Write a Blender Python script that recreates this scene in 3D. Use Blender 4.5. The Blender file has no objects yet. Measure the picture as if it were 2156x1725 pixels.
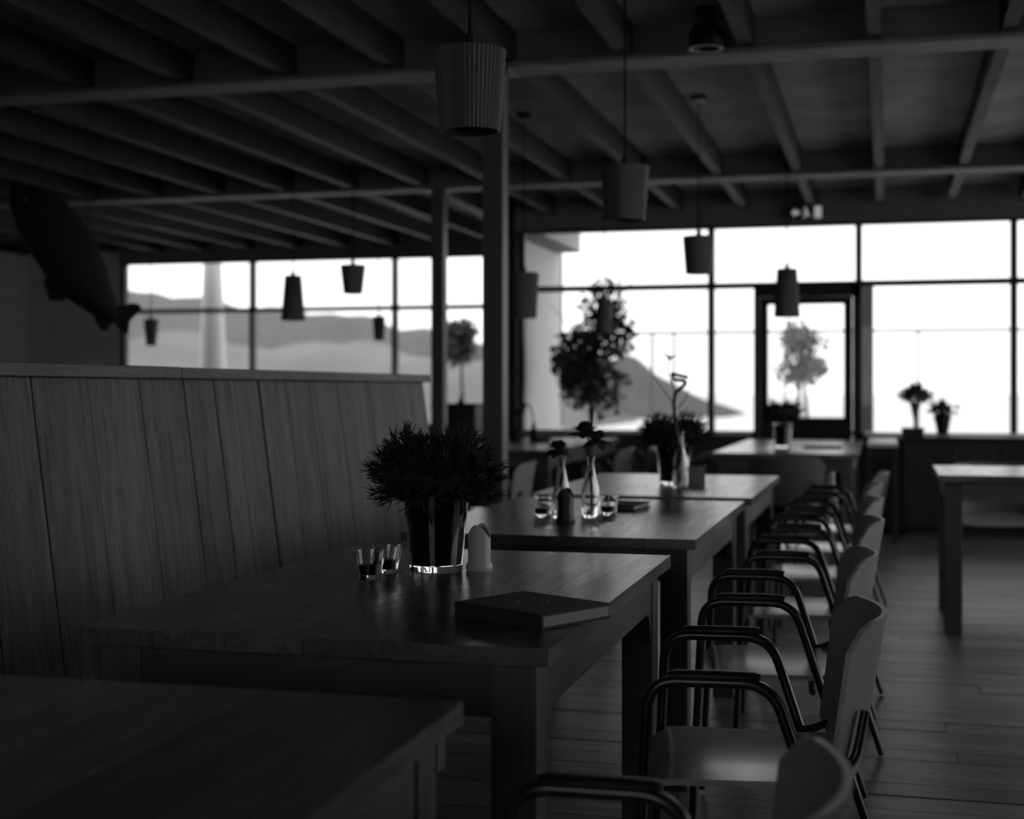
import bpy, math, random
from mathutils import Vector, Matrix
random.seed(7)
PI = math.pi
scene = bpy.context.scene
col = scene.collection

# ------------------------------------------------------------------ camera
cam_d = bpy.data.cameras.new('camera')
cam = bpy.data.objects.new('camera', cam_d)
col.objects.link(cam)
cam.location = (0, 0, 1.23)
cam.rotation_euler = (PI / 2, 0, math.atan2(790, 3000))
cam_d.sensor_fit = 'HORIZONTAL'
cam_d.sensor_width = 36
cam_d.lens = 36 * 3000 / 2156
cam_d.shift_y = -(862.5 - 820) / 2156
cam_d.clip_end = 1000
cam_d.dof.use_dof = True
cam_d.dof.focus_distance = 3.25
cam_d.dof.aperture_fstop = 2.7
scene.camera = cam

# ------------------------------------------------------------------ world: bright overcast sky
SKY = 1.35
w = bpy.data.worlds.new('overcast_sky')
scene.world = w
w.use_nodes = True
nt = w.node_tree
nt.nodes.clear()
out = nt.nodes.new('ShaderNodeOutputWorld')
bg = nt.nodes.new('ShaderNodeBackground')
tc = nt.nodes.new('ShaderNodeTexCoord')
nz = nt.nodes.new('ShaderNodeTexNoise')
nz.inputs['Scale'].default_value = 3.0
nz.inputs['Detail'].default_value = 4
rp = nt.nodes.new('ShaderNodeValToRGB')
rp.color_ramp.elements[0].position = .3
rp.color_ramp.elements[0].color = (.86, .86, .865, 1)
rp.color_ramp.elements[1].position = .7
rp.color_ramp.elements[1].color = (1, .995, .995, 1)
nt.links.new(tc.outputs['Generated'], nz.inputs['Vector'])
nt.links.new(nz.outputs['Fac'], rp.inputs['Fac'])
nt.links.new(rp.outputs['Color'], bg.inputs['Color'])
bg.inputs['Strength'].default_value = SKY
nt.links.new(bg.outputs[0], out.inputs[0])

# the view: black and white film look comes from neutral materials
scene.view_settings.view_transform = 'Standard'
scene.view_settings.look = 'None'
scene.view_settings.gamma = 1
scene.view_settings.use_curve_mapping = False
scene.view_settings.exposure = 0.6
scene.cycles.use_denoising = True
scene.cycles.caustics_reflective = False
scene.cycles.caustics_refractive = False
scene.cycles.max_bounces = 8
scene.cycles.diffuse_bounces = 4
scene.cycles.glossy_bounces = 4
scene.cycles.transmission_bounces = 8
scene.cycles.use_adaptive_sampling = True
scene.cycles.adaptive_threshold = .03
scene.cycles.transparent_max_bounces = 10
scene.cycles.sample_clamp_indirect = 4.0


def portal(name, loc, rot, sx, sy):
    ld = bpy.data.lights.new(name, 'AREA')
    ld.shape = 'RECTANGLE'
    ld.size, ld.size_y = sx, sy
    ld.cycles.is_portal = True
    o = bpy.data.objects.new(name, ld)
    col.objects.link(o)
    o.location = loc
    o.rotation_euler = rot
    return o


# sampling portals for the daylight in the window openings
YR, YL, XW = 13.6, 16.0, 3.4
portal('portal_window', (-.1, YR + .12, 1.82), (-PI / 2, 0, 0), 7.0, 2.0)
portal('portal_window', (-6.4, YL + .12, 1.82), (-PI / 2, 0, 0), 5.8, 2.0)
portal('portal_window', (XW + .12, 8.3, 1.52), (0, PI / 2, 0), 2.56, 10.6)
portal('portal_window', (-1.0, -2.32, 1.7), (PI / 2, 0, 0), 2.4, 1.6)  # portal of the unseen rear opening added for fill light


# ------------------------------------------------------------------ materials
def newmat(name):
    m = bpy.data.materials.new(name)
    m.use_nodes = True
    t = m.node_tree
    return m, t, t.nodes['Principled BSDF']


def g(v, warm=.0):
    return (v * (1 + warm), v, v * (1 - warm), 1)


def plain(name, v, rough=.5, spec=.5, noise=.0, scale=8, metal=0, bump=0.0, warm=.0):
    m, t, b = newmat(name)
    b.inputs['Roughness'].default_value = rough
    b.inputs['Specular IOR Level'].default_value = spec
    b.inputs['Metallic'].default_value = metal
    if noise or bump:
        c = t.nodes.new('ShaderNodeTexCoord')
        n = t.nodes.new('ShaderNodeTexNoise')
        n.inputs['Scale'].default_value = scale
        n.inputs['Detail'].default_value = 5
        r = t.nodes.new('ShaderNodeValToRGB')
        r.color_ramp.elements[0].position = .3
        r.color_ramp.elements[1].position = .7
        r.color_ramp.elements[0].color = g(v * (1 - noise), warm)
        r.color_ramp.elements[1].color = g(v * (1 + noise), warm)
        t.links.new(c.outputs['Object'], n.inputs['Vector'])
        t.links.new(n.outputs['Fac'], r.inputs['Fac'])
        t.links.new(r.outputs['Color'], b.inputs['Base Color'])
        if bump:
            bp = t.nodes.new('ShaderNodeBump')
            bp.inputs['Strength'].default_value = bump
            bp.inputs['Distance'].default_value = .01
            t.links.new(n.outputs['Fac'], bp.inputs['Height'])
            t.links.new(bp.outputs[0], b.inputs['Normal'])
    else:
        b.inputs['Base Color'].default_value = g(v, warm)
    return m


def wood(name, lo, hi, axis='y', rough=.45, spec=.5, scale=1.0, bump=.25, knots=True):
    """grain stretched along one object axis, each board offset by its random number"""
    m, t, b = newmat(name)
    N, L = t.nodes, t.links
    c = N.new('ShaderNodeTexCoord')
    oi = N.new('ShaderNodeObjectInfo')
    mul = N.new('ShaderNodeMath')
    mul.operation = 'MULTIPLY'
    mul.inputs[1].default_value = 37.0
    add = N.new('ShaderNodeVectorMath')
    add.operation = 'ADD'
    L.new(oi.outputs['Random'], mul.inputs[0])
    L.new(c.outputs['Object'], add.inputs[0])
    L.new(mul.outputs[0], add.inputs[1])
    mp = N.new('ShaderNodeMapping')
    s = {'x': (1.2, 14, 14), 'y': (14, 1.2, 14), 'z': (14, 14, 1.2)}[axis]
    mp.inputs['Scale'].default_value = [q * scale for q in s]
    L.new(add.outputs[0], mp.inputs['Vector'])
    n1 = N.new('ShaderNodeTexNoise')
    n1.inputs['Scale'].default_value = 1.6
    n1.inputs['Detail'].default_value = 6
    n1.inputs['Roughness'].default_value = .65
    n1.inputs['Distortion'].default_value = .6
    L.new(mp.outputs[0], n1.inputs['Vector'])
    mp2 = N.new('ShaderNodeMapping')
    mp2.inputs['Scale'].default_value = [q * scale * 5 for q in s]
    L.new(add.outputs[0], mp2.inputs['Vector'])
    n2 = N.new('ShaderNodeTexNoise')
    n2.inputs['Scale'].default_value = 1.5
    n2.inputs['Detail'].default_value = 3
    L.new(mp2.outputs[0], n2.inputs['Vector'])
    mix = N.new('ShaderNodeMix')
    mix.data_type = 'FLOAT'
    mix.inputs[0].default_value = .4
    L.new(n1.outputs['Fac'], mix.inputs[2])
    L.new(n2.outputs['Fac'], mix.inputs[3])
    r = N.new('ShaderNodeValToRGB')
    r.color_ramp.elements[0].position = .33
    r.color_ramp.elements[1].position = .66
    r.color_ramp.elements[0].color = g(lo, .02)
    r.color_ramp.elements[1].color = g(hi, .02)
    L.new(mix.outputs[0], r.inputs['Fac'])
    # board to board tone
    tone = N.new('ShaderNodeMapRange')
    tone.inputs[3].default_value = .62
    tone.inputs[4].default_value = 1.18
    L.new(oi.outputs['Random'], tone.inputs[0])
    vm = N.new('ShaderNodeVectorMath')
    vm.operation = 'SCALE'
    L.new(r.outputs['Color'], vm.inputs[0])
    L.new(tone.outputs[0], vm.inputs['Scale'])
    last = vm.outputs[0]
    if knots:
        vo = N.new('ShaderNodeTexVoronoi')
        mp3 = N.new('ShaderNodeMapping')
        k = {'x': (2.2, 6, .01), 'y': (6, 2.2, .01), 'z': (.01, 6, 2.2)}[axis]
        mp3.inputs['Scale'].default_value = [q * scale for q in k]
        L.new(add.outputs[0], mp3.inputs['Vector'])
        L.new(mp3.outputs[0], vo.inputs['Vector'])
        kr = N.new('ShaderNodeValToRGB')
        kr.color_ramp.elements[0].position = .04
        kr.color_ramp.elements[1].position = .15
        kr.color_ramp.elements[0].color = (.3, .3, .3, 1)
        kr.color_ramp.elements[1].color = (1, 1, 1, 1)
        L.new(vo.outputs['Distance'], kr.inputs['Fac'])
        km = N.new('ShaderNodeVectorMath')
        km.operation = 'MULTIPLY'
        L.new(last, km.inputs[0])
        L.new(kr.outputs['Color'], km.inputs[1])
        last = km.outputs[0]
    L.new(last, b.inputs['Base Color'])
    rr = N.new('ShaderNodeMapRange')
    rr.inputs[3].default_value = rough + .12
    rr.inputs[4].default_value = rough - .08
    L.new(n1.outputs['Fac'], rr.inputs[0])
    L.new(rr.outputs[0], b.inputs['Roughness'])
    b.inputs['Specular IOR Level'].default_value = spec
    bp = N.new('ShaderNodeBump')
    bp.inputs['Strength'].default_value = bump
    bp.inputs['Distance'].default_value = .004
    L.new(mix.outputs[0], bp.inputs['Height'])
    L.new(bp.outputs[0], b.inputs['Normal'])
    return m


def pane_glass(name):
    m = bpy.data.materials.new(name)
    m.use_nodes = True
    t = m.node_tree
    t.nodes.clear()
    o = t.nodes.new('ShaderNodeOutputMaterial')
    tr = t.nodes.new('ShaderNodeBsdfTransparent')
    tr.inputs[0].default_value = (.95, .95, .95, 1)
    gl = t.nodes.new('ShaderNodeBsdfGlossy')
    gl.inputs['Roughness'].default_value = .02
    fr = t.nodes.new('ShaderNodeFresnel')
    fr.inputs[0].default_value = 1.3
    mx = t.nodes.new('ShaderNodeMixShader')
    t.links.new(fr.outputs[0], mx.inputs[0])
    t.links.new(tr.outputs[0], mx.inputs[1])
    t.links.new(gl.outputs[0], mx.inputs[2])
    t.links.new(mx.outputs[0], o.inputs[0])
    return m


def clear_glass(name, v=.95, ior=1.45):
    m, t, b = newmat(name)
    b.inputs['Base Color'].default_value = g(v)
    b.inputs['Transmission Weight'].default_value = 1
    b.inputs['Roughness'].default_value = .0
    b.inputs['IOR'].default_value = ior
    return m


def emit(name, v, s):
    m, t, b = newmat(name)
    b.inputs['Base Color'].default_value = g(v)
    b.inputs['Emission Color'].default_value = g(1)
    b.inputs['Emission Strength'].default_value = s
    return m


M = {}
M['table'] = wood('table_oak', .045, .16, 'y', .27, .6, bump=.1)
_b = M['table'].node_tree.nodes['Principled BSDF']
_b.inputs['Coat Weight'].default_value = .35     # varnish
_b.inputs['Coat Roughness'].default_value = .27
M['table_leg'] = wood('table_leg_oak', .06, .12, 'z', .5, .4, knots=False)
M['apron_y'] = wood('apron_oak_long', .06, .12, 'y', .5, .4, knots=False)
M['apron_x'] = wood('apron_oak_cross', .06, .12, 'x', .5, .4, knots=False)
M['bench'] = wood('bench_pine', .035, .16, 'z', .55, .35)
M['bench_cap'] = wood('bench_cap_pine', .07, .13, 'y', .5, .4)
M['bench_seat'] = wood('bench_seat_pine', .09, .16, 'y', .5, .4)
M['floor'] = wood('floor_oak', .07, .2, 'x', .38, .4)
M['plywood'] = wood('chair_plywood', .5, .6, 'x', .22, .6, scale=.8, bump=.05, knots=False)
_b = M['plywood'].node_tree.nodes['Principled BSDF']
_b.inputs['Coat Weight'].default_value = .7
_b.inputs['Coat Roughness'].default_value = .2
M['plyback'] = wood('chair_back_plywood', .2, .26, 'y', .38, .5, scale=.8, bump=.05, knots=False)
M['plyedge'] = plain('plywood_edge', .55, .45)
M['tube'] = plain('black_enamel_tube', .02, .22, .6)
M['pad'] = plain('black_plastic', .018, .38, .5)
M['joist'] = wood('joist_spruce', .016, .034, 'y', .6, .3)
M['ceil'] = plain('ceiling_board', .4, .7, .2, .3, 2.2, bump=.1)
M['beam'] = plain('beam_painted', .22, .6, .3, .15, 6)
M['fascia'] = plain('fascia_board', .2, .6, .3, .1, 5)
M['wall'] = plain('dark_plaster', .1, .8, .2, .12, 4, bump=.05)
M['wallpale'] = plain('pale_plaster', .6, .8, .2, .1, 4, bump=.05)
M['frame'] = plain('dark_aluminium', .035, .42, .4)
M['doorframe'] = plain('dark_door_paint', .03, .45, .4)
M['post'] = plain('steel_post_paint', .12, .45, .4)
M['pane'] = pane_glass('window_glass')
M['glass'] = clear_glass('clear_glass')
M['sill'] = plain('white_sill', .7, .4, .4)
M['shade'] = plain('dark_ceramic_shade', .15, .5, .3, .1, 30)
M['shade_in'] = plain('shade_inside', .08, .7, .2)
M['cord'] = plain('textile_cord', .02, .8, .1)
M['darkwood'] = wood('dark_stained_wood', .03, .05, 'z', .5, .4, knots=False)
M['leaf'] = plain('dark_leaf', .045, .8, .15, .3, 30)
M['leaf2'] = plain('olive_leaf', .09, .6, .3, .3, 30)
M['leaf3'] = plain('pale_leaf', .25, .6, .3, .3, 30)
M['bark'] = plain('bark', .06, .9, .1, .3, 20, bump=.3)
M['darkpot'] = plain('dark_pot', .035, .8, .2)
M['soil'] = plain('soil', .02, .95, .1, .4, 60)
M['ceramic'] = plain('pale_ceramic', .55, .35, .5)
M['ceramic_dark'] = plain('charcoal_ceramic', .06, .35, .5)
M['menu'] = plain('black_leatherette', .03, .7, .35, .2, 200, bump=.15)
M['gilt'] = plain('stamped_print', .12, .4, .5)
M['paper'] = plain('paper_edge', .35, .8, .2)
M['wax'] = plain('candle_wax', .5, .5, .4)
M['petal'] = plain('dark_petal', .05, .6, .3)
M['stem'] = plain('stem', .03, .6, .3)
M['fish'] = plain('blackened_metal_fish', .025, .55, .4, .2, 20)
M['sand'] = plain('pale_sand', .72, .9, .1, .08, .4)
M['deck'] = plain('bleached_deck', .6, .8, .2, .06, 2)
M['dune'] = plain('dune_grass', .185, .95, .1, .2, .12)
M['dune2'] = plain('far_hill', .14, .95, .1, .2, .05)
M['dune3'] = plain('dark_dune', .1, .95, .1, .25, .08)
M['concrete'] = plain('pale_concrete', .45, .85, .2, .1, 3)
M['pillar'] = plain('pale_render', .6, .85, .2, .06, 3)
M['canopy'] = plain('canopy_white', .8, .7, .2)
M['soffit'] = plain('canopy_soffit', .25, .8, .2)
M['rail'] = plain('railing_metal', .22, .5, .4)
M['sign'] = plain('sign_board', .03, .4, .4)
M['signlit'] = emit('lit_pictogram', .5, .18)
M['metalgrey'] = plain('grey_metal', .2, .35, .5, metal=.6)


# ------------------------------------------------------------------ mesh helpers
class MB:
    def __init__(self):
        self.v, self.f = [], []

    def add(self, vs, fs):
        b = len(self.v)
        self.v += [tuple(q) for q in vs]
        self.f += [tuple(b + i for i in q) for q in fs]
        return self

    def box(self, x0, x1, y0, y1, z0, z1, mat=None):
        vs = [(x0, y0, z0), (x1, y0, z0), (x1, y1, z0), (x0, y1, z0), (x0, y0, z1), (x1, y0, z1), (x1, y1, z1), (x0, y1, z1)]
        if mat is not None:
            vs = [mat @ Vector(q) for q in vs]
        return self.add(vs, [(3, 2, 1, 0), (4, 5, 6, 7), (0, 1, 5, 4), (1, 2, 6, 5), (2, 3, 7, 6), (3, 0, 4, 7)])

    def prism(self, pts, d, mat=None):
        """polygon in local xz plane, thickness d along y (centred)"""
        n = len(pts)
        vs = [(p[0], -d / 2, p[1]) for p in pts] + [(p[0], d / 2, p[1]) for p in pts]
        if mat is not None:
            vs = [mat @ Vector(q) for q in vs]
        fs = [tuple(range(n)), tuple(range(2 * n - 1, n - 1, -1))]
        fs += [(i, i + n, (i + 1) % n + n, (i + 1) % n) for i in range(n)]
        return self.add(vs, fs)

    def lathe(self, prof, seg=32, off=(0, 0, 0), rfun=None):
        """prof: list of (r, z); closed at r=0 ends"""
        vs, fs, rows = [], [], []
        for (r, z) in prof:
            if r <= 1e-6:
                rows.append([len(vs)])
                vs.append((off[0], off[1], off[2] + z))
            else:
                row = []
                for i in range(seg):
                    a = 2 * PI * i / seg
                    rr = r * (rfun(a, z) if rfun else 1)
                    row.append(len(vs))
                    vs.append((off[0] + rr * math.cos(a), off[1] + rr * math.sin(a), off[2] + z))
                rows.append(row)
        for A, B in zip(rows, rows[1:]):
            if len(A) == 1 and len(B) == 1:
                continue
            for i in range(seg):
                j = (i + 1) % seg
                if len(A) == 1:
                    fs.append((A[0], B[j], B[i]))
                elif len(B) == 1:
                    fs.append((A[i], A[j], B[0]))
                else:
                    fs.append((A[i], A[j], B[j], B[i]))
        return self.add(vs, fs)

    def tube(self, path, r, seg=10, cap=True):
        path = [Vector(p) for p in path]
        rad = r if isinstance(r, (list, tuple)) else [r] * len(path)
        vs, fs = [], []
        up = Vector((0, 0, 1))
        prev = None
        for i, p in enumerate(path):
            d = (path[min(i + 1, len(path) - 1)] - path[max(i - 1, 0)]).normalized()
            if prev is None:
                n = d.orthogonal().normalized()
            else:
                n = (prev - d * prev.dot(d))
                n = n.normalized() if n.length > 1e-6 else d.orthogonal().normalized()
            prev = n
            b = d.cross(n)
            for k in range(seg):
                a = 2 * PI * k / seg
                vs.append(p + (n * math.cos(a) + b * math.sin(a)) * rad[i])
        for i in range(len(path) - 1):
            for k in range(seg):
                l = (k + 1) % seg
                fs.append((i * seg + k, i * seg + l, (i + 1) * seg + l, (i + 1) * seg + k))
        if cap:
            fs.append(tuple(range(seg - 1, -1, -1)))
            fs.append(tuple(range((len(path) - 1) * seg, len(path) * seg)))
        return self.add(vs, fs)

    def build(self, name, mat, parent=None, smooth=False, loc=None, bevel=0):
        me = bpy.data.meshes.new(name)
        me.from_pydata(self.v, [], self.f)
        me.validate()
        me.update()
        if smooth:
            me.polygons.foreach_set('use_smooth', [True] * len(me.polygons))
            me.set_sharp_from_angle(angle=math.radians(40))
        me.materials.append(M[mat] if isinstance(mat, str) else mat)
        o = bpy.data.objects.new(name, me)
        col.objects.link(o)
        if parent:
            o.parent = parent
        if loc:
            o.location = loc
        if bevel:
            b = o.modifiers.new('bevel', 'BEVEL')
            b.width = bevel
            b.segments = 2
            b.limit_method = 'ANGLE'
        return o


def bx(name, mat, x0, x1, y0, y1, z0, z1, parent=None, bevel=0):
    """box whose own origin is at its centre, so grain coordinates stay local"""
    cx, cy, cz = (x0 + x1) / 2, (y0 + y1) / 2, (z0 + z1) / 2
    o = MB().box(x0 - cx, x1 - cx, y0 - cy, y1 - cy, z0 - cz, z1 - cz).build(name, mat, parent, loc=(cx, cy, cz), bevel=bevel)
    if parent and parent.get('kind') == 'structure' and parent.type == 'MESH':
        o.matrix_parent_inverse = Matrix.Translation(-parent.location)   # pieces of the setting are given in room coordinates
    return o


def empty(name, loc=(0, 0, 0), rz=0):
    o = bpy.data.objects.new(name, None)
    o.empty_display_size = .1
    col.objects.link(o)
    o.location = loc
    o.rotation_euler = (0, 0, rz)
    return o


def tag(o, label, cat, group=None):
    o['label'] = label
    o['category'] = cat
    if group:
        o['group'] = group
    return o


def struct(o):
    o['kind'] = 'structure'
    return o


def copy_tree(o, parent=None):
    c = o.copy()
    col.objects.link(c)
    c.parent = parent
    for ch in list(o.children):
        copy_tree(ch, c)
    return c


def rounded(pts, r, n=6):
    """polyline with rounded corners"""
    pts = [Vector(p) for p in pts]
    res = [pts[0]]
    for i in range(1, len(pts) - 1):
        a, b, c = pts[i - 1], pts[i], pts[i + 1]
        d1, d2 = (a - b), (c - b)
        rr = min(r, d1.length * .49, d2.length * .49)
        p1, p2 = b + d1.normalized() * rr, b + d2.normalized() * rr
        for k in range(n + 1):
            t = k / n
            res.append(p1 * (1 - t) ** 2 + b * 2 * t * (1 - t) + p2 * t * t)
    res.append(pts[-1])
    return res


# ------------------------------------------------------------------ the setting
ZJ, ZC = 2.93, 3.10        # joist underside, ceiling boards
XL, Y0 = -10.6, -2.2       # far left wall, wall behind
fl = struct(bx('floor', 'floor', XL, XW, Y0, YL, -.2, -.022))
# floorboards run across the room; single boards where they can be told apart
pw = .145
y = 2.0
row = 0
plank_mesh = None
while y < 10.2:
    cuts = [-4.2]
    x = -4.2 + random.uniform(.8, 2.2)
    while x < 2.6:
        cuts.append(x)
        x += random.uniform(2.0, 2.6)
    cuts.append(2.8)
    for xa, xb in zip(cuts, cuts[1:]):
        dz = random.uniform(-.0015, .0012)
        bx('floorboard', 'floor', xa + .0015, xb - .0015, y + .003, y + pw - .003, -.0215, dz, fl)
    y += pw
    row += 1
# beyond the single boards the floor continues level
bx('floor_area', 'floor', -4.2, 2.8, y, YL, -.022, 0, fl)
bx('floor_area', 'floor', -4.2, 2.8, Y0, 2.0, -.022, 0, fl)
bx('floor_area', 'floor', XL, -4.2, Y0, YL, -.022, 0, fl)
bx('floor_area', 'floor', 2.8, XW, Y0, YL, -.022, 0, fl)

ce = struct(bx('ceiling', 'ceil', XL, XW + .3, Y0, YL + .2, ZC, ZC + .2))
x = -.06 - .617 * 17
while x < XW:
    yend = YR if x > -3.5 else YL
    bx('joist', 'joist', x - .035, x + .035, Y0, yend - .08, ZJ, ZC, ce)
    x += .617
for yb in (-.9, 7.27, 11.45):
    bx('cross_beam', 'beam', XL, XW, yb - .12, yb + .12, 2.905, 2.93, ce)
    bx('cross_beam_web', 'fascia', XL, XW, yb - .06, yb - .035, 2.93, ZC, ce)
wb = struct(bx('wall_back', 'wallpale', XL, XW, Y0 - .2, Y0, -.2, .9))
bx('wall_piece', 'wallpale', XL, XW, Y0 - .2, Y0, 2.5, ZC + .1, wb)
bx('wall_piece', 'wallpale', XL, -2.2, Y0 - .2, Y0, .9, 2.5, wb)
bx('wall_piece', 'wallpale', .2, XW, Y0 - .2, Y0, .9, 2.5, wb)
root = struct(empty('fill_window', (-1.0, Y0 - .1, .9)))  # unseen rear window, added as weak fill to lift surfaces facing the camera
for xx in (-1.17, 0, 1.17):
    bx('mullion', 'frame', xx - .03, xx + .03, -.04, .04, 0, 1.6, root)
for xa, xc in zip((-1.17, 0), (0, 1.17)):
    bx('pane', 'pane', xa + .03, xc - .03, -.005, .005, 0, 1.6, root)
struct(bx('wall_left', 'wallpale', XL - .2, XL, Y0, YL, -.2, ZC + .1))
# far wall, left bay: solid piece at its left end, lintel and parapet
wl = struct(bx('wall_far_left', 'wallpale', XL, -9.3, YL, YL + .2, -.2, ZC + .1))
bx('lintel', 'fascia', -9.3, -3.73, YL - .02, YL + .2, 2.815, ZC, wl)
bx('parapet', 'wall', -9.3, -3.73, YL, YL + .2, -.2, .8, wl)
bx('return_wall', 'canopy', -3.72, -3.66, YR + .21, YL + .2, -.2, 2.79, wl)
bx('return_post', 'frame', -3.72, -3.655, YL + .12, YL + .21, .8, 2.79, wl)
bx('return_lintel', 'fascia', -3.72, -3.66, YR + .21, YL + .2, 2.79, ZC, wl)
bx('corner_post', 'frame', -3.72, -3.54, YR + .02, YR + .2, -.2, ZC, wl)
# roof overhang of the left bay: white edge, grey underside
bx('roof_overhang', 'canopy', -3.655, -3.4, YR + .25, YL + .0, 2.81, 3.2, wl)
bx('overhang_soffit', 'soffit', -3.655, -3.4, YR + .25, YL + .0, 2.795, 2.8095, wl)
# far wall, right bay
wr = struct(bx('wall_far_right', 'fascia', -3.55, XW, YR - .02, YR + .2, 2.79, ZC))
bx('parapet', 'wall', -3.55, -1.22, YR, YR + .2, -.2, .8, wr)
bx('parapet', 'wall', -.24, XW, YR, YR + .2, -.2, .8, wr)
# right wall (outside the picture) with its long window
wrr = struct(bx('wall_right', 'wall', XW, XW + .2, Y0, 3.0, -.2, ZC + .1))
bx('wall_piece', 'wall', XW, XW + .2, 3.0, YR + .2, 2.79, ZC + .1, wrr)
bx('wall_piece', 'wall', XW, XW + .2, 3.0, YR + .2, -.2, .25, wrr)


def window(name, x0, x1, yw, z0, zt, zh, mulls, first=True, transom_x=None):
    """glazed wall facing the camera: sill, head, transom, mullions, panes"""
    root = struct(empty(name, ((x0 + x1) / 2, yw + .06, z0)))
    ox, oy, oz = root.location
    B = lambda n, m, a, b, c, d, e, f, be=0: bx(n, m, a - ox, b - ox, c - oy, d - oy, e - oz, f - oz, root, be)
    B('head', 'frame', x0, x1, yw + .03, yw + .1, zh - .03, zh + .01)
    B('sill_rail', 'frame', x0, x1, yw + .03, yw + .1, z0, z0 + .035)
    tx = transom_x or [(x0, x1)]
    for a, b in tx:
        B('transom', 'frame', a, b, yw + .035, yw + .095, zt - .028, zt + .028)
    for m in mulls:
        B('mullion', 'frame', m - .03, m + .03, yw + .02, yw + .11, z0, zh)
    edges = sorted([x0 + .0] + list(mulls) + [x1])
    for a, b in zip(edges, edges[1:]):
        if b - a < .1:
            continue
        for lo, hi in ((zt + .017, zh - .03), (z0 + .05, zt - .017)):
            if name == 'window_2' and hi < zh - .1 and a > -1.7 and b < -.2:
                # the door leaves only a narrow light beside it
                B('pane', 'pane', a + .022, -1.24, yw + .06, yw + .07, lo, hi)
                continue
            B('pane', 'pane', a + .022, b - .022, yw + .06, yw + .07, lo, hi)
    return root


window('window_1', -9.3, -3.73, YL, .8, 2.20, 2.815, [-9.26, -7.51, -5.67, -3.83])
w2 = window('window_2', -3.55, XW, YR, .8, 2.215, 2.79, [-3.5, -1.625, -.256, 1.11, 2.48],
            transom_x=[(-3.55, XW)])
bx('window_sill', 'sill', -9.3, -3.75, YL - .22, YL - .005, .8, .83).parent = None
struct(bpy.data.objects['window_sill']).name = 'trim_1'
struct(bx('trim_2', 'sill', -3.5, -1.24, YR - .12, YR - .005, .8, .82))
struct(bx('trim_3', 'sill', -.2, XW, YR - .42, YR - .005, .8, .835))
# long side window in the right wall
root = struct(empty('window_3', (XW + .1, 8.0, .25)))
for yy in (3.03, 5.1, 7.2, 9.3, 11.4, 13.5):
    bx('mullion', 'frame', -.04, .04, yy - 8 - .03, yy - 8 + .03, 0, 2.54, root)
for ya, yb_ in zip((3.03, 5.1, 7.2, 9.3, 11.4), (5.1, 7.2, 9.3, 11.4, 13.5)):
    bx('pane', 'pane', -.005, .005, ya - 8 + .03, yb_ - 8 - .03, 0, 2.54, root)
# glazed door in the right bay
d = struct(empty('door_1', (-.73, YR + .06, 0)))
dx0, dx1 = -1.22 + .73, -.24 + .73
bx('door_frame', 'doorframe', dx0, dx0 + .05, -.06, .07, 0, 2.2, d)
bx('door_frame', 'doorframe', dx1 - .07, dx1, -.06, .07, 0, 2.2, d)
bx('door_frame', 'doorframe', dx0, dx1, -.06, .07, 2.1, 2.2, d)
bx('door_stile', 'doorframe', dx0 + .055, dx0 + .13, -.04, .03, .02, 2.095, d)
bx('door_stile', 'doorframe', dx1 - .15, dx1 - .075, -.04, .03, .02, 2.095, d)
bx('door_rail', 'doorframe', dx0 + .13, dx1 - .15, -.04, .03, 2.03, 2.095, d)
bx('door_rail', 'doorframe', dx0 + .13, dx1 - .15, -.04, .03, .02, .965, d)
bx('pane', 'pane', dx0 + .13, dx1 - .15, -.01, 0, .965, 2.03, d)
hd = MB().tube(rounded([(dx0 + .1, -.04, 1.05), (dx0 + .1, -.09, 1.05), (dx0 + .21, -.09, 1.05)], .02), .009)
hd.build('door_handle', 'metalgrey', d, True)


# ------------------------------------------------------------------ steel posts
def post(x, y, label):
    r = tag(empty('steel_post', (x, y, 0)), label, 'post', 'steel posts carrying the beams')
    bx('shaft', 'post', -.055, .055, -.055, .055, .012, 2.89, r, .004)
    bx('base_plate', 'post', -.1, .1, -.1, .1, 0, .012, r)
    bx('head_plate', 'post', -.1, .1, -.1, .1, 2.89, 2.905, r)


post(-2.0, 7.25, 'dark square steel post behind the nearest potted plant, the nearer and wider one')
post(-3.64, 11.42, 'thinner looking dark steel post just past the end of the bench')


# ------------------------------------------------------------------ tables
def table(x0, x1, y0, y1, h, label, n=6, group='wooden dining tables'):
    cx, cy = (x0 + x1) / 2, (y0 + y1) / 2
    r = tag(empty('dining_table', (cx, cy, 0)), label, 'table', group)
    a, b = (x1 - x0) / 2, (y1 - y0) / 2
    wdt = 2 * a / n
    for i in range(n):
        bx('plank', 'table', -a + i * wdt + .0005, -a + (i + 1) * wdt - .0005, -b, b, h - .032, h, r)
    lw = .085
    for sx in (-1, 1):
        for sy in (-1, 1):
            px, py = sx * (a - .03 - lw / 2), sy * (b - .035 - lw / 2)
            bx('leg', 'table_leg', px - lw / 2, px + lw / 2, py - lw / 2, py + lw / 2, 0, h - .033, r, .003)
    for sx in (-1, 1):
        px = sx * (a - .045)
        bx('apron', 'apron_y', px - .011, px + .011, -b + .12, b - .12, h - .135, h - .033, r)
        for sy in (-1, 1):
            py = sy * (b - .12)
            br = MB()
            pts = [(0, 0), (.07, 0), (.045, -.012), (.02, -.035), (.008, -.075), (0, -.085)]
            mt = Matrix.Translation((px, py, h - .135)) @ Matrix.Rotation(-sy * PI / 2, 4, 'Z')
            br.prism(pts, .02, mt).build('bracket', 'apron_y', r)
    for sy in (-1, 1):
        py = sy * (b - .05)
        bx('apron', 'apron_x', -a + .115, a - .115, py - .011, py + .011, h - .135, h - .033, r)
    return r


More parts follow.
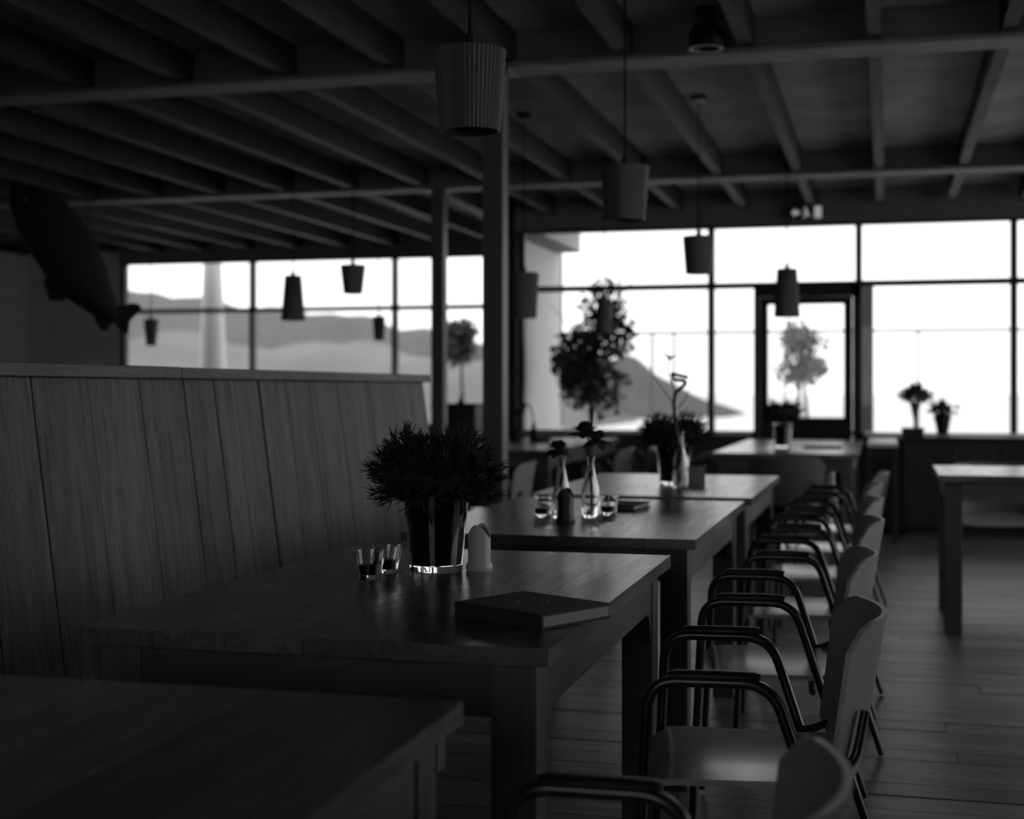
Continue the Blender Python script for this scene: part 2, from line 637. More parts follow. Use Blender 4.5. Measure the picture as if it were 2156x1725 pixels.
TZ = .775
table(-1.52, -.597, .45, 1.99, TZ, 'wooden table cut off at the bottom left corner, nearest to the viewer')
table(-1.5, -.573, 2.427, 3.885, TZ, 'wooden table carrying the big dark plant, two candle glasses and a menu')
table(-1.505, -.56, 4.31, 5.83, TZ, 'wooden table with two slim bottle vases, second behind the big plant')
table(-1.5, -.548, 6.02, 7.6, TZ, 'wooden table with a bushy pot and a tall twisted stem in a bottle')
table(-1.22, -.2, 10.25, 11.72, TZ, 'pale gleaming table in front of the glazed door with a potted plant', group='tables by the windows')
table(-1.22, -.2, 11.8, 13.1, TZ, 'table standing closest to the glazed door, behind the gleaming one', group='tables by the windows')
table(-3.4, -2.42, 10.35, 11.75, TZ, 'table by the corner of the right windows, nearer one of the pair', group='tables by the windows')
table(-3.4, -2.42, 11.85, 13.15, TZ, 'table by the corner window carrying a drooping flower', group='tables by the windows')
table(.25, 1.55, 7.45, 8.42, .80, 'taller dark legged table at the right edge across the aisle')


# ------------------------------------------------------------------ bench with plank back
bench = tag(empty('plank_bench', (-2.05, 3.6, 0)), 'long wooden bench with a tall leaning plank back and flat cap rail', 'bench')
bX, bY = -2.05, 3.6
cuts = [.9, 1.17, 1.42, 1.7, 1.95, 2.2, 2.46, 2.72, 2.98, 3.23, 3.5, 3.783, 4.057, 4.264, 4.414, 4.604, 4.83, 5.055, 5.339, 5.698, 5.99, 6.297, 6.45]
zb, zt_ = .40, 1.262
xb_, xt = -2.03, -2.145
L = math.hypot(zt_ - zb, xt - xb_)
lean = math.atan2(xt - xb_, zt_ - zb)
for i, (a, b) in enumerate(zip(cuts, cuts[1:])):
    hw = (b - a) / 2 - .0022
    off = random.uniform(-.003, .003)
    o = MB().box(-.012, .012, -hw, hw, -L / 2, L / 2).build('back_plank', 'bench', bench, bevel=.003)
    o.location = ((xb_ + xt) / 2 - bX + off, (a + b) / 2 - bY, (zb + zt_) / 2)
    o.rotation_euler = (0, lean, 0)
ccap = [.88, 2.4, 3.993, 5.452, 6.01, 6.47]
for a, b in zip(ccap, ccap[1:]):
    bx('cap_board', 'bench_cap', -2.215 - bX, -2.105 - bX, a + .0015 - bY, b - .0015 - bY, 1.263, 1.298 + random.uniform(-.002, .002), bench, .003)
for i in range(4):
    xa = -2.03 + i * .12
    bx('seat_board', 'bench_seat', xa + .002 - bX, xa + .117 - bX, .9 - bY, 6.44 - bY, .42, .45, bench)
bx('front_panel', 'bench_seat', -1.6 - bX, -1.575 - bX, .9 - bY, 6.44 - bY, 0, .42, bench)
bx('rear_panel', 'bench_seat', -2.2 - bX, -2.18 - bX, .9 - bY, 6.44 - bY, 0, 1.26, bench)
for yy in (.88, 6.44):
    pts = [(-2.18, 0), (-1.6, 0), (-1.6, .42), (-2.04, .42), (-2.155, 1.262), (-2.18, 1.262)]
    MB().prism([(p[0] - bX, p[1]) for p in pts], .022, Matrix.Translation((0, yy + .012 - bY, 0))).build('end_panel', 'bench_cap', bench)


# ------------------------------------------------------------------ chairs
def curved_shell(name, parent, mat, w2, z0, z1, sag, lean_, thick, xc, nu=14, nv=6, rc=.05):
    """bent plywood back, concave to -x, with rounded upper corners"""
    mb = MB()
    vs, idx = [], {}
    for side in (0, 1):
        for i in range(nu + 1):
            u = -1 + 2 * i / nu
            for j in range(nv + 1):
                v = j / nv
                yy = u * w2 * (1 - .06 * (1 - v))
                zt2 = z1 - (rc * max(0, (abs(u) - .72) / .28) ** 2.2)
                zb2 = z0 + (rc * .7 * max(0, (abs(u) - .72) / .28) ** 2.2)
                z = zb2 + (zt2 - zb2) * v
                xx = xc - sag * (yy / w2) ** 2 * (1.0) + lean_ * (z - z1)
                nx = 1.0
                ny = 2 * sag * yy / w2 ** 2
                ln = math.hypot(nx, ny)
                k = thick * side
                idx[side, i, j] = len(vs)
                vs.append((xx - k * nx / ln, yy - k * ny / ln, z))
    fs = []
    for i in range(nu):
        for j in range(nv):
            q = [idx[0, i, j], idx[0, i + 1, j], idx[0, i + 1, j + 1], idx[0, i, j + 1]]
            fs.append(tuple(q))
            q = [idx[1, i, j], idx[1, i, j + 1], idx[1, i + 1, j + 1], idx[1, i + 1, j]]
            fs.append(tuple(q))
    efs = []
    for i in range(nu):
        for j in (0, nv):
            q = (idx[0, i, j], idx[1, i, j], idx[1, i + 1, j], idx[0, i + 1, j])
            efs.append(q if j == 0 else q[::-1])
    for j in range(nv):
        for i in (0, nu):
            q = (idx[0, i, j], idx[0, i, j + 1], idx[1, i, j + 1], idx[1, i, j])
            efs.append(q if i == 0 else q[::-1])
    mb.add(vs, fs + efs)
    o = mb.build(name, mat, parent, True)
    o.data.materials.append(M['plyedge'])
    for k in range(len(fs), len(fs) + len(efs)):
        if k < len(o.data.polygons):
            o.data.polygons[k].material_index = 1
    return o


def make_chair():
    r = empty('armchair')
    for s in (-1, 1):
        yy = s * .265
        pth = rounded([(-.235, yy, 0.006), (-.205, yy, .66), (.035, yy, .66), (.25, yy, .006)], .06, 8)
        MB().tube(pth, .0115, 12).build('side_frame', 'tube', r, True)
        pad = MB()
        pp = [(-.165, yy, .672), (-.15, yy, .674), (-.06, yy, .675), (.0, yy, .674), (.012, yy, .672)]
        pad.tube(pp, [.011, .0145, .0155, .0145, .011], 12)
        pad.v = [(v[0], v[1], .672 + (v[2] - .672) * .62) for v in pad.v]
        pad.build('arm_pad', 'pad', r, True)
        # stub joining the rear leg to the back
        MB().tube(rounded([(.105, yy, .452), (.125, s * .23, .46), (.195, s * .2, .50), (.215, s * .19, .60)], .03, 5), .009, 10).build('back_support', 'tube', r, True)
    for xx in (-.215, .085):
        MB().tube([(xx, -.262, .425), (xx, .262, .425)], .009, 10).build('crossbar', 'tube', r, True)
    # dished plywood seat
    mb = MB()
    nu, nv = 10, 10
    vs = {}
    lst = []
    for side in (0, 1):
        for i in range(nu + 1):
            for j in range(nv + 1):
                u, v = i / nu, -1 + 2 * j / nv
                hw = .232 - .03 * u - .05 * max(0, (.12 - u) / .12) ** 2 - .03 * max(0, (u - .9) / .1) ** 2
                xx = -.24 + .43 * u
                z = .458 - .022 * max(0, (.16 - u) / .16) ** 2 - .010 * (1 - v * v) * (.5 + .5 * math.sin(PI * u)) + .012 * max(0, (u - .8) / .2) ** 2
                vs[side, i, j] = len(lst)
                lst.append((xx, hw * v, z - .013 * side))
    fs = []
    for i in range(nu):
        for j in range(nv):
            fs.append((vs[0, i, j], vs[0, i + 1, j], vs[0, i + 1, j + 1], vs[0, i, j + 1]))
            fs.append((vs[1, i, j], vs[1, i, j + 1], vs[1, i + 1, j + 1], vs[1, i + 1, j]))
    for i in range(nu):
        fs.append((vs[0, i, 0], vs[1, i, 0], vs[1, i + 1, 0], vs[0, i + 1, 0]))
        fs.append((vs[0, i + 1, nv], vs[1, i + 1, nv], vs[1, i, nv], vs[0, i, nv]))
    for j in range(nv):
        fs.append((vs[0, 0, j + 1], vs[1, 0, j + 1], vs[1, 0, j], vs[0, 0, j]))
        fs.append((vs[0, nu, j], vs[1, nu, j], vs[1, nu, j + 1], vs[0, nu, j + 1]))
    mb.add(lst, fs).build('seat', 'plywood', r, True)
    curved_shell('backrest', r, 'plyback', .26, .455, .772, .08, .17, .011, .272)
    return r


proto = make_chair()
spots = [
    (-.31, 1.72, .03, 'armchair nearest the viewer, only the blurred top of its back in view', 'armchairs along the row of tables'),
    (-.272, 3.05, .085, 'sharp armchair beside the table with the big plant, foremost complete one', 'armchairs along the row of tables'),
    (-.295, 4.12, .07, 'second complete armchair of the row, at the gap between two tables', 'armchairs along the row of tables'),
    (-.28, 5.18, .05, 'third armchair of the row, beside the table with slim vases', 'armchairs along the row of tables'),
    (-.285, 6.17, .06, 'fourth armchair of the row, at the near end of the third table', 'armchairs along the row of tables'),
    (-.29, 7.15, .02, 'fifth armchair of the row, beside the bushy pot and bottle', 'armchairs along the row of tables'),
    (-.26, 8.12, -.02, 'last and farthest armchair of the row along the aisle', 'armchairs along the row of tables'),
    (-.66, 9.98, -PI / 2, 'armchair seen from behind, pushed under the table before the door', 'armchairs near the windows'),
    (-2.42, 8.72, .08, 'grey backed armchair behind the steel post, turned away from the aisle', 'armchairs near the windows'),
    (-2.17, 10.9, .0, 'armchair at the aisle side of the table in the window corner', 'armchairs near the windows'),
    (-2.17, 12.45, .0, 'armchair at the window end of the corner tables', 'armchairs near the windows'),
    (-1.52, 11.1, PI, 'armchair left of the gleaming table, its seat towards the door table', 'armchairs near the windows'),
    (-1.52, 12.4, PI, 'armchair left of the table closest to the door, under the sill', 'armchairs near the windows'),
    (.62, 9.1, PI / 2, 'armchair behind the table at the right edge, facing the viewer', 'armchairs near the windows'),
]
for i, (x, y, rz, lab, grp) in enumerate(spots):
    o = proto if i == 0 else copy_tree(proto)
    o.location = (x, y, 0)
    o.rotation_euler = (0, 0, rz)
    tag(o, lab, 'chair', grp)


# ------------------------------------------------------------------ pendant lamps
def shade_mesh(rt, rb, h, n):
    seg = n * 4
    fl_ = lambda a, z: 1 + .022 * math.cos(n * a)
    mb = MB()
    prof = [(rb * .93, 0), (rb, 0), (rb + (rt - rb) * .5, h * .5), (rt, h), (rt * .97, h + .003)]
    mb.lathe(prof, seg, rfun=fl_)
    return mb


def pendant(x, y, ztop, zbot, rt, rb, label, n=48):
    h = ztop - zbot
    r = tag(empty('pendant_lamp', (x, y, zbot)), label, 'lamp', 'fluted pendant lamps')
    shade_mesh(rt, rb, h, n).build('shade', 'shade', r, True)
    MB().lathe([(rb * .94, .001), (rt * .93, h - .006), (0, h - .006)], 40).build('shade_lining', 'shade_in', r, True)
    MB().lathe([(rt * .97, h + .003), (rt * .5, h + .006), (.02, h + .01), (0, h + .01)], 40).build('shade_top', 'shade', r, True)
    MB().lathe([(0, h + .045), (.012, h + .045), (.018, h + .012), (.018, h - .05), (0, h - .05)], 20).build('socket', 'pad', r, True)
    MB().lathe([(0, h - .14), (.02, h - .132), (.03, h - .105), (.022, h - .07), (.014, h - .05), (0, h - .05)], 20).build('bulb', 'glass', r, True)
    MB().tube([(0, 0, h + .04), (0, 0, ZC - zbot - .03)], .005, 8).build('cord', 'cord', r, True)
    MB().lathe([(0, ZC - zbot), (.05, ZC - zbot), (.045, ZC - zbot - .03), (0, ZC - zbot - .03)], 24).build('ceiling_rose', 'pad', r, True)


pendant(-1.133, 3.838, 2.18, 1.953, .1, .084, 'large fluted pendant lamp cut off at the top, nearest the viewer')
pendant(-1.068, 5.923, 2.166, 1.94, .1, .084, 'fluted flowerpot shaped pendant lamp in front of the ceiling, second nearest')
pendant(-1.163, 9.094, 2.203, 1.966, .1, .082, 'short flowerpot shaped lamp hanging against the window left of the door')
pendant(-.756, 11.291, 2.167, 1.793, .077, .1, 'tall lamp widening downwards, hanging in front of the glazed door')
pendant(-2.386, 9.379, 2.017, 1.714, .1, .085, 'tall flowerpot shaped lamp half hidden behind the nearer steel post')
pendant(-2.401, 12.294, 2.034, 1.718, .06, .075, 'small slim lamp hanging in front of the leafy tree', 32)
pendant(-4.105, 10.626, 2.215, 1.988, .1, .074, 'short flowerpot shaped lamp hanging in the left windows')
pendant(-4.839, 11.135, 2.186, 1.81, .07, .1, 'tall lamp widening downwards, hanging in the left windows')
pendant(-7.495, 13.538, 1.965, 1.69, .075, .05, 'small tapering lamp hanging beside the fish tail', 32)
pendant(-5.346, 14.621, 2.021, 1.762, .07, .052, 'small faint lamp hanging by the mullion of the left windows', 32)


# ------------------------------------------------------------------ hanging fish
fish = tag(empty('hanging_fish', (-4.6, 7.6, 1.9)), 'dark hanging fish figure diving at the left edge, forked tail down', 'fish figure')
F = Vector((math.cos(math.atan2(790, 3000)), math.sin(math.atan2(790, 3000)), 0))   # fish hangs along this direction
fm = Matrix.Rotation(math.atan2(790, 3000), 4, 'Z')
k = 8.5 / 3000


def fp(px, py):
    # local sheet coordinates in metres (x along the fish plane, z up) about the root
    return ((px - 198) * k, (590 - py) * k)


spine = [(30, 395, 4), (45, 415, 30), (75, 445, 52), (110, 485, 64), (150, 545, 66), (185, 600, 54), (215, 640, 36), (238, 665, 21), (252, 676, 14)]
vs, fs = [], []
seg = 16
for i, (px, py, hw) in enumerate(spine):
    a = spine[max(i - 1, 0)]
    b = spine[min(i + 1, len(spine) - 1)]
    dx_, dz_ = b[0] - a[0], -(b[1] - a[1])
    ln = math.hypot(dx_, dz_)
    nx, nz_ = -dz_ / ln, dx_ / ln
    c = fp(px, py)
    for s in range(seg):
        t = 2 * PI * s / seg
        hh = hw * k * math.cos(t)
        vs.append((c[0] + nx * hh, hw * k * .42 * math.sin(t), c[1] + nz_ * hh))
for i in range(len(spine) - 1):
    for s in range(seg):
        q = (s + 1) % seg
        fs.append((i * seg + s, i * seg + q, (i + 1) * seg + q, (i + 1) * seg + s))
fs += [tuple(range(seg)), tuple(range(len(spine) * seg - 1, (len(spine) - 1) * seg - 1, -1))]
mb = MB().add([fm @ Vector(v) for v in vs], fs)
mb.build('body', 'fish', fish, True)
tail = [(240, 650), (262, 650), (285, 644), (296, 646), (303, 655), (292, 668), (278, 682), (277, 694), (275, 708), (268, 710), (256, 698), (244, 684)]
MB().prism([fp(*p) for p in tail], .018, fm).build('tail_fin', 'fish', fish)
fin = [(196, 660), (236, 672), (240, 690), (228, 704), (219, 703), (207, 686)]
MB().prism([fp(*p) for p in fin], .014, fm).build('anal_fin', 'fish', fish)
fin = [(120, 560), (150, 600), (140, 640), (110, 640), (96, 600)]
MB().prism([fp(*p) for p in fin], .014, fm).build('belly_fin', 'fish', fish)
fin = [(130, 440), (180, 470), (205, 530), (200, 560), (150, 500)]
MB().prism([fp(*p) for p in fin], .014, fm).build('back_fin', 'fish', fish)
e = fp(62, 432)
MB().lathe([(0, .02), (.014, .012), (.016, 0), (0, -.02)], 12).build('eye', 'metalgrey', fish, True, loc=fm @ Vector((e[0], -.05, e[1])))
for (px, py) in ((95, 430), (190, 552)):
    c = fm @ Vector((fp(px, py)[0], 0, fp(px, py)[1]))
    MB().tube([c, (c.x, c.y, ZC - 1.9)], .003, 6).build('hanging_wire', 'cord', fish)

# ------------------------------------------------------------------ exit sign and ceiling spotlight
sg = tag(empty('exit_sign', (-.722, YR - .1, 2.872)), 'small exit sign with pale pictograms above the door', 'sign')
bx('board', 'sign', -.155, .155, -.018, .018, -.075, .075, sg, .004)
for xx in (-.1, .1):
    MB().tube([(xx, 0, .075), (xx, 0, ZC - 2.872)], .004, 6).build('hanger', 'cord', sg)
MB().prism([(-.14, 0), (-.105, .04), (-.105, .016), (-.065, .016), (-.065, -.016), (-.105, -.016), (-.105, -.04)], .004, Matrix.Translation((0, -.0205, 0))).build('arrow_symbol', 'signlit', sg)
fgm = MB()
mt = Matrix.Translation((0, -.0205, 0))
fgm.prism([(-.012 + .012 * math.cos(a * PI / 4), .036 + .012 * math.sin(a * PI / 4)) for a in range(8)], .004, mt)
fgm.prism([(-.03, .018), (.008, .022), (.012, -.012), (.032, -.03), (.026, -.042), (-.002, -.02), (-.016, -.046), (-.036, -.048), (-.018, -.014), (-.012, .004)], .004, mt)
fgm.build('running_figure_symbol', 'signlit', sg)
MB().prism([(.07, -.055), (.135, -.055), (.135, .055), (.07, .055)], .004, mt).build('door_symbol', 'signlit', sg)

sp = tag(empty('ceiling_spotlight', (-.82, 7.62, 2.905)), 'dark box spotlight under the ceiling beam at the top edge', 'spotlight')
sp.location = (-.86, 7.0, ZC)
MB().lathe([(0, -.0), (.05, 0), (.05, -.03), (0, -.03)], 24).build('mount', 'pad', sp, True)
MB().tube([(0, 0, -.02), (0, 0, -.1)], .01, 10).build('arm', 'pad', sp, True)
MB().lathe([(0, -.08), (.06, -.085), (.085, -.12), (.085, -.2), (.07, -.2), (.06, -.13), (0, -.13)], 28).build('housing', 'pad', sp, True)


# ------------------------------------------------------------------ table things
def needle_bush(mb, rng, n, rx, rz, zc, rmin=.25, blen=(.035, .06), r0=.0022):
    """dense tuft of short forked needle twigs on a flattened ball"""
    for i in range(n):
        th = rng.uniform(0, 2 * PI)
        ct = rng.uniform(-.55, 1)
        st = math.sqrt(max(0, 1 - ct * ct))
        dirv = Vector((st * math.cos(th), st * math.sin(th), ct))
        rr = rng.uniform(.62, 1) ** .6
        lat = abs(dirv.x * .967 + dirv.y * .2546)
        kz = (.62 + .45 * min(1, lat * 1.7)) if dirv.z > 0 else 1
        p = Vector((dirv.x * rx * rr, dirv.y * rx * rr, zc + dirv.z * rz * rr * kz))
        g_ = (dirv + Vector((rng.uniform(-.5, .5), rng.uniform(-.5, .5), rng.uniform(-.1, .7)))).normalized()
        ln = rng.uniform(*blen)
        mid = p + g_ * ln * .55
        tip = p + (g_ + Vector((rng.uniform(-.4, .4), rng.uniform(-.4, .4), rng.uniform(-.1, .4)))).normalized() * ln
        mb.tube([p, mid, tip], [r0, r0 * 1.15, r0 * .25], 3, False)
        for q in range(2):
            t2 = mid + (g_ + Vector((rng.uniform(-.9, .9), rng.uniform(-.9, .9), rng.uniform(-.5, .7)))).normalized() * ln * .5
            mb.tube([mid, t2], [r0, r0 * .25], 3, False)


def core(mb, rx, rz, zc, rng, seg=20, rings=10):
    prof = []
    for i in range(rings + 1):
        a = PI * i / rings
        prof.append((max(0, math.sin(a)) * rx if 0 < i < rings else 0, zc - math.cos(a) * rz))
    mb.lathe(prof, seg, rfun=lambda a, z: 1 + .12 * math.sin(5 * a + z * 40) + .08 * math.sin(9 * a))


def bush_vase(x, y, z, rb, rt, h, frx, frz, fz, n, label, ffac=1.0, seed=1):
    rng = random.Random(seed)
    r = tag(empty('potted_plant', (x, y, z)), label, 'plant', 'bushy plants in glass vases on the tables')
    wall_ = .004
    MB().lathe([(0, 0), (rb * .97, 0), (rb, .004), (rt, h), (rt - wall_, h), (rb - wall_, .018), (0, .016)], 56).build('glass_vase', 'glass', r, True)
    MB().lathe([(0, .019), (rb - .0046, .0195), (rt - .0046, h - .012), (rt - .01, h - .012), (rt - .02, h - .03), (0, h - .03)], 48).build('inner_pot', 'darkpot', r, True)
    MB().lathe([(0, h - .029), (rt - .021, h - .029), (rt - .021, h - .022), (0, h - .018)], 40).build('soil', 'soil', r, True)
    mb = MB()
    core(mb, frx * .66, frz * .5, fz, rng)
    for sgn in (-1, 1):      # two lobes left and right, a dip in the middle
        c2 = MB()
        core(c2, frx * .5, frz * .62, fz + frz * .12, rng)
        mb.add([(v[0] + sgn * frx * .36 * .967, v[1] + sgn * frx * .36 * .2546, v[2]) for v in c2.v], c2.f)
    needle_bush(mb, rng, n, frx * .88, frz * .8, fz, blen=(.04 * ffac, .07 * ffac), r0=.0022 * ffac)
    fo = mb.build('foliage', 'leaf', r)
    fo['kind'] = 'stuff'
    return r


bush_vase(-1.093, 3.405, TZ, .066, .083, .205, .152, .125, .232, 620, 'big dark bushy plant in a tapered glass vase on the nearest laid table', 1.0, 3)
bush_vase(-.985, 6.76, TZ, .066, .08, .2, .16, .105, .235, 360, 'bushy plant in a dark pot behind the twisted stem bottle', 1.0, 5)
bush_vase(-.79, 11.3, TZ, .062, .072, .19, .16, .12, .26, 260, 'dark potted plant on the gleaming table before the door', 1.0, 9)


def tumbler(x, y, z, label, rt=.039, rb=.028, h=.068, candle=True):
    r = tag(empty('candle_glass', (x, y, z)), label, 'glass', 'candle glasses on the tables')
    MB().lathe([(0, 0), (rb * .95, 0), (rb, .003), (rt, h), (rt - .003, h), (rb - .003, .012), (0, .011)], 40).build('glass_cup', 'glass', r, True)
    if candle:
        MB().lathe([(0, .0125), (rb - .0045, .0125), (rb - .001, .034), (0, .033)], 32).build('candle', 'ceramic_dark', r, True)
        MB().tube([(0, 0, .032), (.001, 0, .041)], .0009, 5).build('wick', 'cord', r)


tumbler(-1.202, 3.222, TZ, 'small tapered candle glass left of the big plant, the front one')
tumbler(-1.2, 3.335, TZ, 'small candle glass half hidden behind another, next to the big plant')
tumbler(-1.185, 4.93, TZ, 'candle glass left of the slim vases on the second table', .036, .029, .075)
tumbler(-.975, 5.07, TZ, 'candle glass right of the slim vases on the second table', .036, .028, .07)


def scoop_holder(x, y, z, rz, mat, label, s=1.0):
    """hollow cylinder with a mitre shaped mouth (peaks front and back) and a flared foot ring"""
    r = tag(empty('packet_holder', (x, y, z), rz), label, 'holder', 'notched ceramic packet holders')
    R, seg = .0285 * s, 40
    zr = lambda a: (.1 + .017 * math.cos(2 * a)) * s
    vs, fs = [], []
    rows = [(R, .012, 0), (R, 1, 1), (R - .003, 1, 1), (R - .003, .014, 0)]
    for (rr, zz, top) in rows:
        for i in range(seg):
            a = 2 * PI * i / seg
            vs.append((rr * math.cos(a), rr * math.sin(a), zr(a) if top else zz * s))
    for q in range(3):
        for i in range(seg):
            j = (i + 1) % seg
            fs.append((q * seg + i, q * seg + j, (q + 1) * seg + j, (q + 1) * seg + i))
    fs.append(tuple(range(3 * seg, 4 * seg)))
    MB().add(vs, fs).build('body', mat, r, True)
    MB().lathe([(0, 0), (R + .003, 0), (R + .005, .004), (R + .005, .014), (R + .002, .02), (R - .001, .02), (R - .001, .012), (0, .012)], 40).build('foot_ring', mat, r, True)


scoop_holder(-.99, 3.437, TZ, PI / 2, 'ceramic', 'pale ceramic holder with a curved notched mouth right of the big plant', 1.0)
scoop_holder(-1.066, 4.77, TZ, PI / 2, 'ceramic_dark', 'dark holder standing in front of the two slim vases', 1.0)

# menu folder lying at the table edge
men = tag(empty('menu_folder', (-.683, 2.765, TZ), math.radians(-29)), 'thick black menu folder lying skewed at the edge of the nearest table', 'menu')
hw_, hl = .112, .15
ang = math.radians(-62)
men.rotation_euler = (0, 0, 0)
L_, F_, R_, N_ = Vector((-.835, 2.728)), Vector((-.740, 2.905)), Vector((-.530, 2.785)), Vector((-.628, 2.612))
c_ = (L_ + F_ + R_ + N_) / 4
men.location = (c_.x, c_.y, TZ)
q4 = [(p - c_) for p in (L_, N_, R_, F_)]


def slab(name, mat, pts, z0, z1, parent, bevel=0):
    n = len(pts)
    vs = [(p[0], p[1], z0) for p in pts] + [(p[0], p[1], z1) for p in pts]
    fs = [tuple(range(n - 1, -1, -1)), tuple(range(n, 2 * n))] + [(i, (i + 1) % n, (i + 1) % n + n, i + n) for i in range(n)]
    return MB().add(vs, fs).build(name, mat, parent, bevel=bevel)


inner = [p * .965 for p in q4]
slab('lower_cover', 'menu', q4, .0005, .005, men, .0008)
slab('pages', 'paper', inner, .005, .026, men)
slab('upper_cover', 'menu', q4, .026, .031, men, .0008)
e1 = q4[1] - q4[0]
e1n = e1.normalized()
nrm = Vector((e1n.y, -e1n.x))
slab('spine', 'menu', [q4[0] + nrm * .003, q4[1] + nrm * .003, q4[1] - nrm * .002, q4[0] - nrm * .002], .0005, .031, men)
em = MB()
ctr = (q4[0] + q4[1] + q4[2] + q4[3]) / 4
for a in range(10):
    t = 2 * PI * a / 10
    c2 = Vector((.03 * math.cos(t), .045 * math.sin(t))) + ctr
    em.lathe([(0, .0004), (.004, .0003), (.0045, 0), (0, 0)], 8, (c2.x, c2.y, .0311))
em.build('embossed_ring', 'gilt', men)


def bottle_vase(x, y, z, h, r0, label, stems):
    r = tag(empty('bottle_vase', (x, y, z)), label, 'vase', 'slim bottle vases')
    t = .0028
    outp = [(0, 0), (r0 * .93, 0), (r0, .006), (r0, h * .34), (r0 * .86, h * .48), (r0 * .52, h * .7), (r0 * .40, h * .84), (r0 * .40, h * .95), (r0 * .52, h * .965), (r0 * .52, h)]
    inp = [(max(.002, q[0] - t), max(q[1], .01)) for q in outp[2:]][::-1] + [(0, .01)]
    MB().lathe(outp + inp, 36).build('glass_bottle', 'glass', r, True)
    stems(r, h)
    return r


def petals(parent, c, n, ln, wd, up, mat='petal', rng=random, name='flower_head'):
    mb = MB()
    for i in range(n * 3):
        a = 2 * PI * i / n + rng.uniform(-.2, .2) + .4 * (i // n)
        u2 = up + (-.35, .3, .9)[i // n] + rng.uniform(-.2, .2)
        d_ = Vector((math.cos(a) * math.cos(u2), math.sin(a) * math.cos(u2), math.sin(u2)))
        s_ = Vector((-math.sin(a), math.cos(a), 0))
        c0 = Vector(c)
        nn = d_.cross(s_)
        pts = []
        for q in range(5):
            t = q / 4
            wq = wd * math.sin(PI * (.12 + .84 * t))
            p = c0 + d_ * ln * t + Vector((0, 0, -.35 * ln * t * t))
            pts.append((p - s_ * wq + nn * .0008, p + s_ * wq + nn * .0008, p + s_ * wq - nn * .0008, p - s_ * wq - nn * .0008))
        vs = [v for row_ in pts for v in row_]
        fs = []
        for q in range(4):
            for e_ in range(4):
                fs.append((q * 4 + e_, q * 4 + (e_ + 1) % 4, q * 4 + 4 + (e_ + 1) % 4, q * 4 + 4 + e_))
        fs += [(3, 2, 1, 0), (16, 17, 18, 19)]
        mb.add(vs, fs)
    mb.lathe([(0, -.012), (.012, -.006), (.014, .004), (0, .012)], 12, c)
    return mb.build(name, mat, parent, True)


def stems_a(r, h):
    MB().tube([(.002, 0, .02), (0, 0, h * .6), (-.008, 0, h + .015), (-.012, .002, h + .04)], .0028, 8).build('stem', 'stem', r, True)
    petals(r, (-.012, .002, h + .03), 8, .052, .024, .25, rng=random.Random(4))


def stems_b(r, h):
    MB().tube([(.002, 0, .02), (0, 0, h * .6), (-.004, 0, h + .04), (-.018, .004, h + .1)], .003, 8).build('stem', 'stem', r, True)
    MB().tube([(.004, .002, .02), (.003, 0, h * .6), (.006, 0, h + .03), (.002, .004, h + .16)], .003, 8).build('stem', 'stem', r, True)
    petals(r, (-.022, .004, h + .085), 8, .066, .025, .45, rng=random.Random(6))
    petals(r, (.022, .004, h + .062), 8, .06, .023, .2, rng=random.Random(8))
    MB().tube([(.002, .004, h + .09), (.006, .004, h + .16), (.007, .004, h + .19)], [.004, .006, .001], 8).build('bud', 'petal', r, True)


def stems_c(r, h):
    # twisted dry stem: zigzag with a bird like flower on top
    px = lambda a, b: ((a - 1432) * 6.56 / 3000, 0, (1028 - b) * 6.56 / 3000)
    path = [px(1430, 1015), px(1427, 950), px(1420, 880), px(1418, 850), px(1421, 828), px(1443, 808), px(1441, 802), px(1418, 799), px(1414, 787), px(1448, 795)]
    MB().tube(rounded(path, .004, 4), [.011] * 3 + [.0085] * (len(rounded(path, .004, 4)) - 4) + [.008], 8).build('stem', 'stem', r, True)
    up = [px(1421, 828), px(1412, 800), px(1406, 786), px(1406, 770), px(1409, 754)]
    MB().tube(up, [.003, .0026, .0026, .0026, .003], 8).build('twig', 'stem', r, True)
    fl2 = MB()
    fl2.tube([px(1409, 756), px(1402, 748), px(1392, 740)], [.005, .004, .0008], 8)
    fl2.tube([px(1409, 756), px(1416, 751), px(1426, 748)], [.005, .004, .0008], 8)
    fl2.tube([px(1409, 758), px(1409, 751), px(1408, 745)], [.005, .005, .001], 8)
    fl2.build('flower_head', 'petal', r, True)
    for (a, b) in (((1418, 850), (1372, 790)), ((1424, 862), (1452, 812))):
        m_ = ((a[0] + b[0]) / 2 + 4, (a[1] + b[1]) / 2 + 5)
        MB().tube([px(*a), px(*m_), px(*b)], [.003, .0025, .001], 6).build('twig', 'stem', r, True)


bottle_vase(-1.11, 4.9, TZ, .215, .033, 'slim glass bottle vase with a low drooping flower, left of the pair', stems_a)
bottle_vase(-1.019, 4.965, TZ, .215, .034, 'slim glass bottle vase with a taller leafy flower, right of the pair', stems_b)
bottle_vase(-.922, 6.55, TZ, .26, .034, 'glass bottle with a tall twisted stem in front of the bushy plant', stems_c)

# zigzag edged napkin holder on the third table
nh = tag(empty('napkin_holder', (-.885, 6.83, TZ), .15), 'pale box shaped napkin holder with a zigzag rim beside the bushy plant', 'holder')
pts = [(-.042, 0), (.042, 0), (.042, .095), (.028, .075), (.014, .092), (0, .072), (-.014, .09), (-.028, .074), (-.042, .092)]
for yy in (-.02, .02):
    MB().prism(pts, .003, Matrix.Translation((0, yy, 0))).build('side_wall', 'rail', nh)
bx('end_wall', 'rail', -.042, -.039, -.0185, .0185, 0, .075, nh)
bx('end_wall', 'rail', .039, .042, -.0185, .0185, 0, .075, nh)
bx('napkins', 'paper', -.036, .036, -.016, .016, .001, .066, nh)

